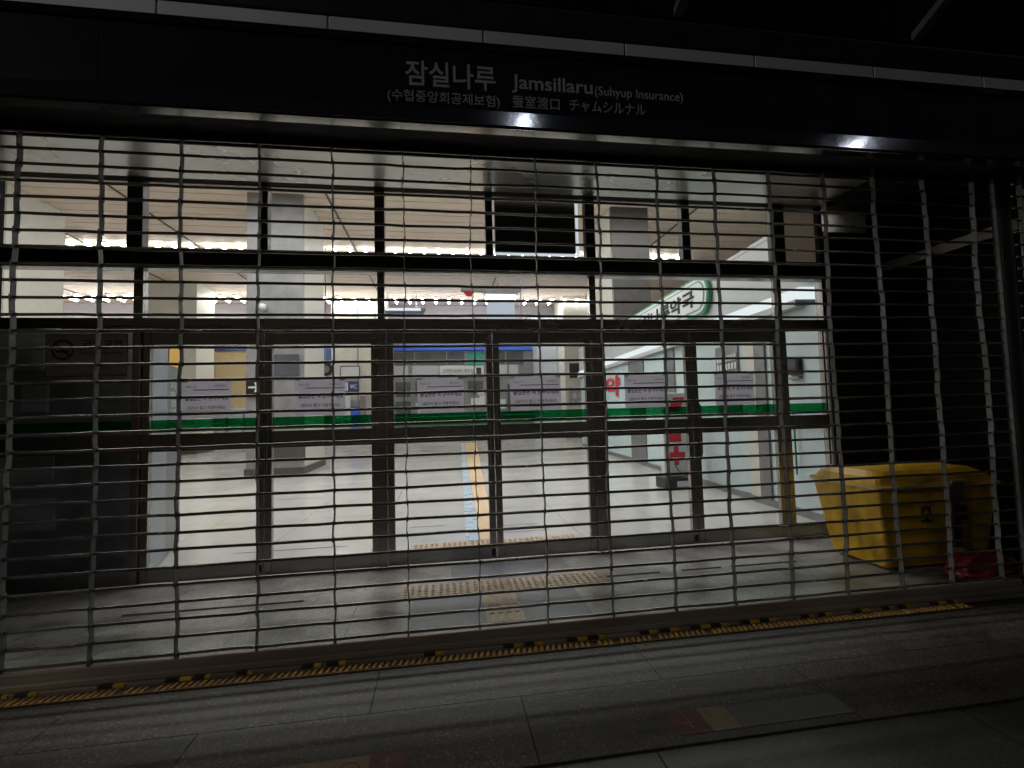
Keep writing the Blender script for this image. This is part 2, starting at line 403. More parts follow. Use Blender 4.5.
text('lettering', 'Jamsillaru', 'letter', fa, .446, .95, 3.405, 3.52, -.402, bold=.012)
text('lettering', '(Suhyup Insurance)', 'letter', fa, .965, 1.545, 3.412, 3.487, -.402)
text('lettering', '蚕室渡口', 'letter', fa, .446, .737, 3.314, 3.392, -.402); text('lettering', 'チャムシルナル', 'letter', fa, .8, 1.29, 3.316, 3.39, -.402)

ho = MB().box(-9, 9, .045, .06, 3.232, 5.15).build('shutter_hood', 'blackm')
tag(ho, 'black housing above the shutter into which its tubes roll', 'shutter hood')
# canopy above
cn = thing('canopy', 'dark ribbed canopy ceiling above the sign in the top right corner', 'canopy', (0, 0, 0))
MB().hexa([(-9, -.43, 3.97), (9, -.43, 3.97), (9, -2.6, 4.9), (-9, -2.6, 4.9), (-9, -.43, 4.05), (9, -.43, 4.05), (9, -2.6, 5.0), (-9, -2.6, 5.0)]).build('roof', 'canopy', cn)
MB().box(-9, 9, -.46, -.431, 3.935, 3.965, bev=.005).build('edge_rail', 'fsteel', cn)
for k in range(9):
    x = -7.1 + k * 1.72
    MB().hexa([(x - .03, -.47, 3.93), (x + .03, -.47, 3.93), (x + .03, -2.58, 4.82), (x - .03, -2.58, 4.82),
               (x - .03, -.47, 3.982), (x + .03, -.47, 3.982), (x + .03, -2.58, 4.885), (x - .03, -2.58, 4.885)]).build('rib', 'rib', cn)
# facade beside the entrance
tag(box('facade_wall', 'steelwall', None, 4.8, 9, .06, .1, 0, 3.23), 'satin steel clad wall behind the second shutter at the right edge', 'wall')
tag(box('facade_wall', 'steelwall', None, -9, -4.5, 0, .3, 0, 3.23), 'steel clad wall left of the shutter guide post, outside the view', 'wall')

# ------------------------------------------------------------------ vestibule shell
struct(MB().box(-4.06, 4.42, .065, 1.70, 3.8, 3.86).build('ceiling', 'vceil'))
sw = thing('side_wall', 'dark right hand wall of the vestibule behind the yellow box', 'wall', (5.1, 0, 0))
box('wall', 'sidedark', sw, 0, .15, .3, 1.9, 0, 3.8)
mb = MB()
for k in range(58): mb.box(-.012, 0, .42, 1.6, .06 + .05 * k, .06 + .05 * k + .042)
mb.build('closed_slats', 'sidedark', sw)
box('pale_rail', 'brownpanel', sw, -.02, -.001, .3, 1.68, 2.99, 3.09)
box('edge_frame', 'metal', sw, -.03, -.001, 1.61, 1.66, 0, 2.98)
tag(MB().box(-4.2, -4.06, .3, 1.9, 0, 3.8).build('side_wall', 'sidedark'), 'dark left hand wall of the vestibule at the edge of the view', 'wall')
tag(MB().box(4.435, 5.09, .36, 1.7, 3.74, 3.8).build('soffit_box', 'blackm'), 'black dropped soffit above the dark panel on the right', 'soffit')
bp_ = thing('dark_panel', 'black wall panel with a pale strip on top right of the glass doors', 'wall panel', (4.75, 1.76, 0))
box('panel', 'black', bp_, -.31, .34, -.03, .1, 0, 3.5)
box('pale_strip', 'dimpane', bp_, -.31, .34, .02, .03, 3.503, 3.735)
box('trim', 'metal', bp_, -.335, -.312, -.04, .1, 0, 3.8)

# ------------------------------------------------------------------ glazed entrance screen
D = 1.76
es = thing('entrance_screen', 'dark metal and glass screen holding the doors, with two rows of panes above', 'glass screen', (0, D, 0))
def fr(x0, x1, z0, z1, y0=-.05, y1=.05, name='frame', m='metal', bev=.003): return MB().box(x0, x1, y0, y1, z0, z1, bev=bev).build(name, m, es)
posts = [(-2.83, -2.765), (-.63, -.55), (1.58, 1.66), (3.79, 3.87)]
for a, b in posts: fr(a, b, 0, 2.37, -.06, .06, 'post')
fr(-4.06, 4.41, 2.373, 2.45, -.06, .06, 'door_head'); fr(-4.06, 4.41, 2.34, 2.37, -.045, .05, 'head_trim')
fr(-4.06, 4.41, 2.92, 2.95, -.07, .06, 'transom_beam'); fr(-4.06, 4.41, 2.953, 3.085, -.055, .06, 'transom_beam', 'black'); fr(-4.06, 4.41, 3.088, 3.12, -.07, .06, 'transom_beam')
for a, b in ((-2.905, -2.77), (-1.735, -1.66), (-.65, -.55), (.475, .552), (1.56, 1.665), (2.675, 2.77), (3.79, 3.94), (4.385, 4.41)): fr(a, b, 3.123, 3.797, -.05, .05, 'mullion', 'black')
for a, b in ((-2.84, -2.76), (-.63, -.56), (1.58, 1.65), (3.79, 3.86), (4.385, 4.41)): fr(a, b, 2.453, 2.917, -.04, .04, 'mullion')
ups = [-4.06, -2.905, -1.735, -.65, .475, 1.56, 2.675, 3.79, 4.385]; upe = [-4.06, -2.77, -1.66, -.55, .552, 1.665, 2.77, 3.94]
for a, b in zip(upe, ups[1:]):
    fr(a + .002, b - .002, 3.125, 3.795, -.004, .004, 'upper_pane', 'glass', 0)
for a, b in ((-4.06, -2.84), (-2.76, -.63), (-.56, 1.58), (1.65, 3.79), (3.86, 4.385)):
    fr(a + .002, b - .002, 2.455, 2.915, -.004, .004, 'middle_pane', 'glass', 0)
# brown grey panel in the last upper bay
fr(3.95, 4.38, 3.13, 3.79, .012, .03, 'blank_panel', 'brownpane', 0)
# fixed side lights
for a, b in ((-4.06, -2.83), (3.87, 4.385)):
    fr(a + .002, b - .002, .15, 1.2, -.004, .004, 'side_pane', 'glass', 0)
    fr(a + .002, b - .002, 1.363, 2.337, -.004, .004, 'side_pane', 'glass', 0)
    fr(a + .002, b - .002, .002, .148, -.045, .045, 'bottom_rail'); fr(a + .002, b - .002, 1.203, 1.36, -.04, .04, 'mid_rail')
    fr(a + .003, b - .003, 1.378, 1.495, -.0075, -.0055, 'green_band', 'green', 0); fr(a + .003, b - .003, 1.55, 1.568, -.0075, -.0055, 'green_band', 'greenline', 0)
fr(4.36, 4.384, .15, 2.337, -.03, .03, 'frame')

# door leaves: three pairs
leaves = [(-2.762, -1.697, 1, 'left leaf of the left pair of glass doors, beside the dark side pane'),
          (-1.691, -.633, -1, 'right leaf of the left pair of glass doors, with the grey column behind'),
          (-.547, .518, 1, 'left leaf of the middle pair of glass doors, with the tan floor strip behind'),
          (.524, 1.577, -1, 'right leaf of the middle pair of glass doors, under the black display board'),
          (1.663, 2.717, 1, 'left leaf of the right pair of glass doors, with the red cross stand behind'),
          (2.723, 3.787, -1, 'right leaf of the right pair of glass doors, near the yellow box')]
for x0, x1, side, lab in leaves:
    d = thing('glass_door', lab, 'glass door', ((x0 + x1) / 2, D, 0), 0, 'glass door leaves')
    w = (x1 - x0) / 2
    for a, b in ((-w, -w + .066), (w - .066, w)): MB().box(a, b, -.03, .03, .012, 2.335, bev=.004).build('stile', 'metal', d)
    MB().box(-w + .068, w - .068, -.03, .03, 2.2, 2.335, bev=.003).build('top_rail', 'metal', d)
    MB().box(-w + .068, w - .068, -.03, .03, 1.2, 1.362, bev=.003).build('mid_rail', 'metal', d)
    MB().box(-w + .068, w - .068, -.03, .03, .012, .142, bev=.003).build('bottom_rail', 'metal', d)
    box('pane', 'glass', d, -w + .066, w - .066, -.004, .004, 1.363, 2.199); box('pane', 'glass', d, -w + .066, w - .066, -.004, .004, .143, 1.199)
    box('green_band', 'green', d, -w + .068, w - .068, -.0075, -.0055, 1.378, 1.495)
    box('green_band', 'greenline', d, -w + .068, w - .068, -.0075, -.0055, 1.55, 1.568)
    hx = (w - .035) * side
    MB().tube([(hx, -.03, .93), (hx, -.075, .945), (hx, -.095, .99), (hx, -.1, 1.25), (hx, -.095, 1.5), (hx, -.075, 1.545), (hx, -.03, 1.56)], .013, 10).build('handle', 'guide', d, smooth=True)
    if side == 1:   # lock plate on one leaf of each pair
        MB().box(w - .05, w - .012, -.036, -.031, .04, .11, bev=.002).build('lock', 'black', d)

# notices taped to the door panes
nl = [(-2.43, -2.0, 'pale lilac printed notice on the far left door leaf, by the grey cabinet'),
      (-1.42, -.95, 'pale lilac printed notice on the door pane in front of the grey column'),
      (-.25, .22, 'pale lilac printed notice on the pane in front of the station office counter'),
      (.7, 1.24, 'pale lilac printed notice on the pane under the black display board'),
      (1.95, 2.44, 'pale lilac printed notice beside the red Korean letter'),
      (3.0, 3.48, 'pale lilac printed notice on the door leaf nearest the yellow box')]
for a, b, lab in nl:
    n = thing('paper_notice', lab, 'notice', ((a + b) / 2, D - .0085, 1.5 + rnd.uniform(-.008, .008)), 0, 'notices taped to the doors'); w = (b - a) / 2
    n.rotation_euler.y = R(rnd.uniform(-.9, .9))
    box('sheet', 'paper', n, -w, w, -.001, 0, 0, .355)
    for sx in (-w, w - .05): box('tape', 'tapeclear', n, sx, sx + .05, -.0025, -.0012, .34, .36)
    box('rule', 'navy', n, -w + .1, w - .015, -.0025, -.0012, .262, .27)
    text('lettering', '자동문 안내', 'navy', n, -w + .03, -w + .13, .288, .31, -.0018, .001)
    text('lettering', '서울교통공사', 'navy', n, w - .15, w - .04, .292, .314, -.0018, .001)
    text('lettering', '출입문은 꼭 닫아주세요', 'ink', n, -w + .03, w - .02, .165, .215, -.0018, .001, bold=.02)
    text('lettering', '(밀어서 열고 이용하세요)', 'navy', n, -w + .05, w - .05, .075, .115, -.0018, .001, bold=.01)
# no smoking sign on the left side pane
n = thing('no_smoking_sign', 'no smoking sheet with a barred red ring on the dark side pane at left', 'sign', (-3.235, D - .0085, 1.915))
box('sheet', 'smoke', n, -.34, .34, -.001, 0, 0, .395)
for a, b, c_, d_ in ((-.34, .34, 0, .008), (-.34, .34, .387, .395), (-.34, -.332, .0085, .3865), (.332, .34, .0085, .3865)): box('border', 'brownred', n, a, b, -.0025, -.0012, c_, d_)
MB().ring(-.2, -.003, .245, .075, .095, .0015).build('ban_ring', 'brownred', n)
MB().poly([(-.27, -.0045, .297), (-.255, -.0045, .313), (-.13, -.0045, .193), (-.145, -.0045, .177)], .0012).build('ban_bar', 'brownred', n)
MB().box(-.255, -.165, -.0062, -.0048, .222, .238).box(-.16, -.145, -.0062, -.0048, .222, .238).build('cigarette', 'ink', n)
text('lettering', '금연구역', 'ink', n, -.04, .29, .265, .335, -.0018, .001, bold=.012)
text('lettering', 'No Smoking Area', 'ink', n, -.05, .29, .195, .23, -.0018, .001)
text('lettering', '이곳은 금연구역으로 지정된 장소입니다', 'ink', n, -.3, .25, .085, .115, -.0018, .001)
text('lettering', '위반시 과태료가 부과됩니다', 'signred', n, -.06, .1, .02, .04, -.0018, .001)

# black display board hung behind the transom pane
db = thing('display_board', 'black back of a display board with painted light leaking round its edge behind the transom pane', 'display', (1.06, 1.95, 3.225))
box('back_cover', 'black', db, -.455, .455, 0, .08, .02, .62)
for a, b, c_, d_ in ((-.5, -.476, 0, .64), (.476, .5, 0, .64), (-.4755, .4755, 0, .018)): box('leak_glow', 'display', db, a, b, .02, .05, c_, d_)  # glowing strips stand in for hall light leaking round the board
for s in (-.3, .3): MB().tube([(s, .04, .6), (s, .04, 4.17)], .015, 8).build('hanger', 'alu', db)

# ------------------------------------------------------------------ station hall
mb = slabs(lambda r: [-26 + 1.2 * k for k in range(0, 36)], [1.83 + 1.2 * k for k in range(0, 18)], .0035, -.012, 0)
struct(mb.build('hall_floor', 'hallf')); struct(MB().box(-26.2, 17.2, 1.721, 23.5, -.15, -.015).build('hall_floor_bed', 'hallj'))
# coloured guide lines on the hall floor
mb = MB()
ys = [2.5 + .9 * k for k in range(20)]
for a, b in zip(ys, ys[1:]):
    f = lambda y, c0, c1: c0 + (c1 - c0) * (y - 2.8) / 17.3
    mb.hexa([(f(a, .42, 1.0), a, .001), (f(a, .6, 1.6), a, .001), (f(b, .6, 1.6), b - .004, .001), (f(b, .42, 1.0), b - .004, .001),
             (f(a, .42, 1.0), a, .004), (f(a, .6, 1.6), a, .004), (f(b, .6, 1.6), b - .004, .004), (f(b, .42, 1.0), b - .004, .004)])
struct(mb.build('floor_line', 'tan'))
mb = MB()
for a, b in zip(ys, ys[1:]):
    f = lambda y, c0, c1: c0 + (c1 - c0) * (y - 2.8) / 17.3
    mb.hexa([(f(a, .25, .86), a, .001), (f(a, .415, .99), a, .001), (f(b, .415, .99), b - .004, .001), (f(b, .25, .86), b - .004, .001),
             (f(a, .25, .86), a, .004), (f(a, .415, .99), a, .004), (f(b, .415, .99), b - .004, .004), (f(b, .25, .86), b - .004, .004)])
struct(mb.build('floor_line', 'bluetile'))
ht = thing('tactile_paving', 'row of dotted tactile tiles on the hall floor just behind the middle doors', 'tactile paving', (0, 0, 0))
mb = MB()
for k in range(6):
    x0 = -.36 + k * .315; mb.box(x0, x0 + .312, 2.15, 2.44, .0045, .009); dots(mb, x0 + .01, 2.16, .29, .27, 5, 5)
mb.build('dotted_strip', 'tact', ht)
mb = MB()
for a, b, y in ((-2.3, -1.1, 2.6), (-1.9, -1.0, 3.0), (-.5, -.05, 2.9), (-.45, .0, 3.3), (.7, 1.3, 2.75), (.7, 1.2, 3.1), (2.0, 2.6, 3.6), (2.1, 2.9, 3.0), (-3.0, -2.2, 6), (-1.0, .3, 9)): mb.box(a, b, y, y + .025, .001, .003)
struct(mb.build('floor_slot', 'alu'))
# ceiling of planks
mb = MB(); y = 1.92
while y < 22.9: mb.box(-26, 17, y, y + .41, 7.4, 7.46); y += .45
struct(mb.build('hall_ceiling', 'ceil'))
mb = MB()
for x in (-16.5, -11.6, -8.2, -3.0, 2.4, 7.6): mb.box(x, x + .05, 1.95, 22.8, 7.365, 7.398)
struct(mb.build('ceiling_seam', 'stoneshade')); struct(MB().box(-26.2, 17.2, 1.9, 23.2, 7.462, 7.6).build('hall_ceiling_back', 'ceilgap'))
for x0, x1, y0, y1, nm, lab in ((-26.2, -26.01, 1.9, 23.2, 'hall_wall', 'far left cream wall of the station hall'), (17.01, 17.2, 1.9, 23.2, 'hall_wall', 'far right cream wall of the station hall behind the pharmacy'),
                           (-26.2, 17.2, 22.9, 23.2, 'hall_wall', 'long pale back wall of the station hall above the office')):
    tag(box(nm, 'lav' if y0 > 20 else 'cream2', None, x0, x1, y0, y1, 0, 7.39), lab, 'wall')
tag(MB().box(-26.2, 17.2, 1.83, 1.89, 3.81, 7.6).build('front_wall', 'cream2'), 'plain inner wall above the glass screen facing the hall', 'wall')
tag(MB().box(5.26, 17.2, 1.83, 1.89, 0, 3.8).build('front_wall', 'cream2'), 'plain inner wall right of the glass screen, hidden by the pharmacy', 'wall')
tag(MB().box(-26.2, -4.21, 1.83, 1.89, 0, 3.8).build('front_wall', 'cream2'), 'plain inner wall left of the glass screen', 'wall')

# columns
def column(name, lab, x0, x1, y0, y1, front, side_m=None, zb=0.):
    c = thing(name, lab, 'column', ((x0 + x1) / 2, y0, 0)); w = (x1 - x0) / 2
    box('shaft', front, c, -w, w, 0, .12, zb, 7.39)
    box('cladding', side_m or front, c, -w, w, .122, y1 - y0, zb, 7.39)
    if not zb: box('plinth', 'stoneshade', c, -w - .03, w + .03, -.03, y1 - y0 + .03, 0.001, .18)
    return c
c1 = column('column', 'column with a front painted in shade grey standing behind the left pair of doors', -4.97, -3.58, 9.8, 12, 'shadegrey', 'cream')  # grey front on cream sides: shade put into the colour
MB().box(-.25, .75, -.034, -.005, .4, 1.0).build('dark_plate', 'stoneshade', c1)
MB().box(-.2, .6, -.06, -.002, 2.55, 3.1).build('notice_board', 'dkglass', c1)
column('column', 'column with a front painted in dark shade rising behind the pharmacy sign', 4.97, 6.12, 9.8, 11.9, 'stoneshade', 'cream', 3.94)  # front colour darkened for shade, sides left cream as lit
column('column', 'pale column at the left edge of the hall', -13.2, -10.45, 9.8, 11.6, 'cream', 'cream')
column('column', 'cream column far back left of the tiled kiosk', -12.7, -10.45, 18.8, 20.4, 'cream', 'cream')
c5 = column('column', 'cream clad column far back carrying two direction signs', -5.42, -2.75, 21.2, 22.4, 'cream', 'cream')
for dx in (-.1, .75): box('seam', 'alu', c5, dx, dx + .07, -.012, -.001, .2, 7.2)
column('column', 'cream column far back between office and pharmacy', 6.3, 8.4, 20.5, 22.4, 'cream', 'cream')
def arrow_poly(w, h, dirn=1):
    p = [(-.5, .08), (.12, .08), (.0, .42), (.18, .42), (.5, 0), (.18, -.42), (.0, -.42), (.12, -.08), (-.5, -.08)]
    return [(x * w * dirn, z * h) for x, z in p]
# column sheet: cctv camera
cc = thing('security_camera', 'small white security camera on the grey column', 'camera', (-4.54, 9.8, 4.3))
MB().box(-.06, .06, -.05, -.001, .02, .12, bev=.01).build('bracket', 'white', cc)
mb = MB(); bmesh.ops.create_uvsphere(mb.bm, u_segments=14, v_segments=8, radius=.1, matrix=Matrix.Translation((0, -.13, .02))); mb.build('dome', 'white', cc, smooth=True)
cc2 = thing('wall_clock', 'dark round clock hung on a bracket in front of the cream column', 'clock', (-4.0, 14, 3.1))
MB().ring(0, -.08, 0, .14, .24, .1).build('rim', 'black', cc2); mb = MB(); mb.poly([(.15 * math.cos(t * .3927), -.05, .15 * math.sin(t * .3927)) for t in range(16)], .03); mb.build('face', 'alu', cc2)
MB().tube([(0, -.02, .24), (0, -.02, 4.28)], .02, 6).build('hanger', 'alu', cc2)

# tube lamps: two rows seen; added area lights brighten the near hall
me_t = MB().tube([(0, -.6, 0), (0, .6, 0)], .036, 8).build('glow_tube', 'tubeglow')
me_h = MB().box(-.09, .09, -.65, .65, .05, .095).build('housing', 'white')
tm, hm = me_t.data, me_h.data
bpy.data.objects.remove(me_t); bpy.data.objects.remove(me_h)
def lamp_row(y, x0, x1, dx, lab, grp, z=7.2, ln=1.):
    x = x0
    while x <= x1:
        t = thing('tube_lamp', lab, 'tube lamp', (x, y, z), 0, grp)
        for nm, me in (('glow_tube', tm), ('housing', hm)):
            o = bpy.data.objects.new(nm, me); COL.objects.link(o); o.parent = t; o.scale.y = ln
        x += dx
lamp_row(14.0, -14.6, 9.5, .52, 'short bright lamp tube in the nearer row under the hall ceiling', 'nearer row of lamp tubes', 7.32, .2)
lamp_row(20.7, -24.0, 9.8, .66, 'short bright lamp tube in the farther row under the hall ceiling', 'farther row of lamp tubes', 7.12, .9)
# grey louvre hanging with the far row
fx = thing('ceiling_light', 'flat grey ceiling light with a bright white edge near the far row', 'ceiling light', (-1.8, 19.6, 6.4))
MB().hexa([(-1.1, 0, 0), (1.1, 0, 0), (.75, 1.6, 0), (-1.1, 1.6, 0), (-1.1, 0, .12), (1.1, 0, .12), (.75, 1.6, .12), (-1.1, 1.6, .12)]).build('body', 'alu', fx)
MB().box(-.9, .85, -.06, -.005, -.02, .1).build('tube', 'coveglow', fx)
for s in (-.8, .6): MB().tube([(s, .8, .12), (s, .8, .98)], .02, 6).build('hanger', 'alu', fx)

# hung lit sign over the middle doors
hs = thing('hanging_sign', 'ceiling hung light box with a white lamp bar seen above the middle doors', 'hanging sign', (1.43, 8, 3.68))
box('panel', 'lightbox', hs, -.33, .33, 0, .12, 0, .5)
box('lamp_bar', 'ledglow', hs, -.36, .36, -.05, .14, .51, .6); box('cap', 'alu', hs, -.4, .4, -.06, .16, .605, .68)
box('carrier', 'alu', hs, -.95, .5, 0, .12, .69, .76)
for s in (-.05,): MB().tube([(s, .06, .76), (s, .06, 3.84)], .018, 6).build('hanger', 'alu', hs)
mb = MB(); bmesh.ops.create_cone(mb.bm, cap_ends=True, segments=14, radius1=.07, radius2=.14, depth=.1, matrix=Matrix.Translation((-.75, .06, .63))); mb.build('alarm_bell', 'signred', hs)
ar = thing('antenna_bracket', 'spiky white and black bracket beside the hanging light box', 'bracket', (2.2, 9.6, 3.9))
for k, (dx, dz) in enumerate(((-.5, -.06), (-.5, -.2), (.32, .2), (.3, -.12), (.1, .26), (-.1, -.22))): MB().tube([(0, 0, 0), (dx, 0, dz)], [.03, .02], 6).build('rod', 'blackm' if k < 2 else 'white', ar)
MB().tube([(0, 0, 0), (0, 0, 3.49)], .015, 6).build('hanger', 'alu', ar)

# dark cabinet behind the left side pane, its lit flank facing the doors
cb = thing('cabinet', 'tall grey cabinet behind the left side pane, with vertical white lettering on its flank', 'cabinet', (0, 0, 0))
CA, CB = Vector((-2.83, 1.95, 0)), Vector((-3.18, 3.2, 0)); cdir = (CB - CA).normalized(); cn_ = Vector((cdir.y, -cdir.x, 0))
def flank(name, m, u0, u1, z0, z1, d0, d1):
    p = [CA + cdir * u + cn_ * d for u, d in ((u0, d0), (u0, d1), (u1, d1), (u1, d0))]
    return MB().hexa([(q.x, q.y, z0) for q in p] + [(q.x, q.y, z1) for q in p]).build(name, m, cb)
MB().poly([(-4.2, 1.95, .002), (-2.83, 1.95, .002), (-3.18, 3.2, .002), (-4.2, 3.2, .002)], 2.42, (0, 0, 1)).build('carcass', 'cabdark', cb)
flank('flank_panel', 'cab', .0, .62, .02, 2.4, .001, .02); flank('flank_panel', 'alu', .64, 1.29, .02, 2.4, .001, .014)
flank('amber_panel', 'amber', .68, 1.28, 2.1, 2.38, .015, .02)
for k, ch in enumerate('지하철역사안내'):
    o = text('lettering', ch, 'signface', cb, 0, .24, 0, .08, 0, .002); o.rotation_euler.z = math.atan2(cdir.y, cdir.x); q = CA + cdir * .76 + cn_ * .017; o.location = (q.x, q.y, 1.84 - k * .1)
for (a, b, c_, d_) in ((-4.0, -3.6, .5, .8), (-4.05, -3.62, .95, 1.2), (-3.9, -3.68, 1.6, 1.85), (-4.1, -3.72, 2.0, 2.3)): box('paper_patch', 'patch', cb, a, b, 1.935, 1.948, c_, d_)

# tiled kiosk at the back left
kz = thing('kiosk', 'beige tiled kiosk with a dark blue band far back on the left', 'kiosk', (-10.6, 21.2, 0))
box('tiled_wall', 'brick', kz, -1.9, 1.25, 0, 1, 1.95, 4.7); box('band', 'navyband', kz, -1.95, 1.3, -.03, 1, 4.72, 5.3); box('band_sign', 'dkglass', kz, -1.1, .3, -.05, -.032, 4.8, 5.2)
box('counter', 'white', kz, -1.9, 1.25, -.1, 1, 1.8, 1.94); box('shop_window', 'pglass', kz, -1.9, 1.25, .05, 1, .3, 1.79)
for k in range(5): box('window_post', 'alu', kz, -1.9 + k * .75, -1.82 + k * .75, -.02, .045, .0, 1.79)
tag(MB().box(-5.95, -5.45, 21.4, 21.9, .001, 3.6).build('pillar_panel', 'alu'), 'narrow grey pillar panel left of the signed cream column', 'pillar')
tag(MB().box(-5.95, -5.45, 21.35, 21.9, 3.61, 5.1).build('blue_panel', 'navyband'), 'narrow blue sign panel on top of the grey pillar panel', 'sign')

# station office with blue band
of = thing('station_office', 'station office with a bright blue band over dark windows behind the middle doors', 'office', (1.13, 21.6, 0))
box('blue_band', 'blue', of, -3.65, 3.7, -.06, 1.2, 4.72, 5.32)
box('wall', 'alu', of, -3.65, 3.7, .1, 1.2, .0, 4.7)
for a, b in ((-3.6, -2.55), (-2.5, -.9), (-.85, .05), (1.15, 2.2), (2.3, 3.2)): box('window', 'dkglass', of, a, b, .05, .095, 3.98, 4.66)
for a, b in ((-3.6, -2.85), (-2.65, -1.3), (-1.22, .05), (1.25, 2.3), (2.4, 2.9)): box('blind', 'blind', of, a, b, .04, .095, 3.3, 3.94)
box('green_board', 'teal', of, .2, 1.05, .02, .095, 3.92, 4.66)
box('sign_plate', 'signface', of, -1.25, 1.05, -.02, .015, 3.32, 3.9)
text('lettering', '고객안내센터 역무실', 'ink', of, -1.1, .5, 3.5, 3.74, -.024, .006); box('pictogram', 'ink', of, .66, .92, -.028, -.021, 3.42, 3.8)
for a, b, c_, d_, m in ((-3.5, -2.75, 2.35, 3.1, 'dkglass'), (-2.5, -1.85, 2.35, 3.1, 'dkglass'), (-3.5, -2.75, 1.4, 2.1, 'dkglass'), (-2.5, -2.1, 1.7, 2.0, 'signface'), (.2, 1.0, 2.5, 3.1, 'dkglass'), (.7, 1.05, 2.36, 2.56, 'signface'),
                        (.35, .8, 1.75, 2.2, 'signface'), (.8, 1.1, 1.7, 2.4, 'white'), (1.4, 1.9, 2.4, 3.0, 'dkglass'), (1.5, 2.2, 1.6, 2.1, 'signface'), (2.3, 3.3, 1.3, 2.9, 'dkglass')):
    box('counter_panel', m, of, a, b, .03, .095, c_, d_)
for k in range(6): box('counter_rail', 'white' if k % 2 else 'sgreen', of, -3.6, 3.6, -.05, .03, .6 + k * .13, .66 + k * .13)
# white wall right of the office
tag(MB().box(4.9, 6.28, 21.9, 22.4, 0, 6.6).build('partition', 'bluewhite'), 'bluish white partition right of the station office', 'partition')
# direction signs
def sign(name, lab, x0, x1, z0, z1, y, bg, parts):
    s = thing(name, lab, 'sign', ((x0 + x1) / 2, y, (z0 + z1) / 2)); w, h = (x1 - x0) / 2, (z1 - z0) / 2
    box('plate', bg, s, -w, w, 0, .06, -h, h)
    for p in parts:
        if p[0] == 't': text('lettering', p[1], p[2], s, p[3] * w, p[4] * w, p[5] * h, p[6] * h, -.006, .008, bold=.02)
        elif p[0] == 'a': MB().poly([(p[3] * w + x, -.018, z) for x, z in arrow_poly(p[5] * w * 1.6, p[6] * h * 1.6, p[1])], .005).build('arrow', p[2], s)
        elif p[0] == 'b': box('panel', p[1], s, p[2] * w, p[3] * w, -.012, -.001, p[4] * h, p[5] * h)
    return s
sign('direction_sign', 'white sign with black frame and lettering, upper one on the cream column', -4.98, -4.05, 3.28, 3.92, 21.1, 'navy', [('b', 'signface', -.92, .92, -.85, .85), ('t', '1  출구', 'ink', -.7, .7, -.35, .35)])
sign('direction_sign', 'white and blue sign with an arrow, lower one on the cream column', -5.03, -4.1, 2.62, 3.15, 21.1, 'navy', [('b', 'signface', -.92, -.1, -.82, .82), ('a', -1, 'ink', -.5, .0, .3, .5), ('t', 'WC', 'signface', .1, .8, -.4, .4)])
sign('direction_sign', 'black and white sign with a right arrow on the far cream column', 6.5, 7.75, 3.1, 3.85, 20.4, 'signface', [('b', 'ink', -1, .05, -1, 1), ('t', 'J', 'signface', -.65, -.3, -.5, .6), ('a', 1, 'ink', .55, .0, .35, .5)])
sign('direction_sign', 'grey blue sign with white marks below the right arrow sign', 6.45, 7.6, 1.7, 2.45, 20.4, 'cab', [('t', '출구  2', 'signface', -.7, .75, -.1, .7), ('t', '1  2  3', 'signface', -.7, .7, -.8, -.4)])
tag(MB().box(0, 1, 0, .02, 0, 1).build('arrow_sticker', 'black'), 'small dark plate with a white arrow on the left edge of the grey column', 'sign')
o = bpy.context.scene.objects['arrow_sticker']; o.location = (-4.95, 9.74, 2.05); o.scale = (.4, 1, .42)
MB().poly([(.5 + x, -.012, .5 + z) for x, z in arrow_poly(.7, .7)], .01).build('arrow', 'signface', o)
# advert boards in front of the signed column
ab = thing('advert_board', 'colourful advert boards standing in front of the signed cream column', 'advert board', (-4.0, 20.8, 0))
for a, b, c_, d_, m in ((-1.3, -.45, 1.2, 2.4, 'signface'), (-.44, -.02, .6, 1.9, 'blue'), (0, .25, .6, 2.4, 'brownpanel'), (.27, .6, .8, 2.5, 'lav'), (.62, 1.2, 1.6, 2.4, 'signface'), (.62, 1.2, .7, 1.55, 'bluewhite'), (-1.3, -.45, .4, 1.19, 'lav')):
    box('board', m, ab, a, b, 0, .08, c_, d_)
box('stand', 'alu', ab, -1.3, 1.2, .09, .2, .001, 2.2)

# ------------------------------------------------------------------ pharmacy along the right of the hall
ph = thing('pharmacy', 'pale cyan pharmacy shopfront along the right side of the hall', 'shop', (4.66, 2.4, 0), R(-3.92))
box('wall', 'pale', ph, .02, .3, -.5, 13, .1, 2.75)
box('skirting', 'alu', ph, .0, .3, -.5, 13, .001, .098)
box('fascia', 'pgrey', ph, -.02, .3, -.5, 13, 3.02, 3.86)
box('light_cove', 'coveglow', ph, -.06, .3, -.08, 13, 2.86, 3.0); box('cove_lip', 'pgrey', ph, -.1, .3, -.06, 13, 2.755, 2.845)
box('roof', 'pgrey', ph, -.02, 4, -.5, 13, 3.87, 3.93)
for a, b, m in ((5.8, 6.9, 'alu'), (3.95, 4.3, 'alu'), (1.05, 1.3, 'cream'), (.8, 1.04, 'alu')): box('door_post', m, ph, -.015, .018, a, b, .1, 2.75)
for a, b in ((4.35, 5.75), (7.0, 9.4)): box('glazing', 'pglass', ph, .004, .016, a, b, .12, 2.7)
box('shelf_display', 'alu', ph, -.01, .018, 1.5, 2.2, 1.35, 2.5)
mb = MB()
for k in range(3):
    for j in range(7): mb.box(-.03, -.012, 1.52 + j * .09, 1.58 + j * .09, 1.95 + k * .14, 2.05 + k * .14)
mb.build('bottles', 'white', ph)
MB().tube([(-.03, -.5, 1.18), (-.03, .55, 1.22)], .012, 8).build('rail', 'sgreen', ph)
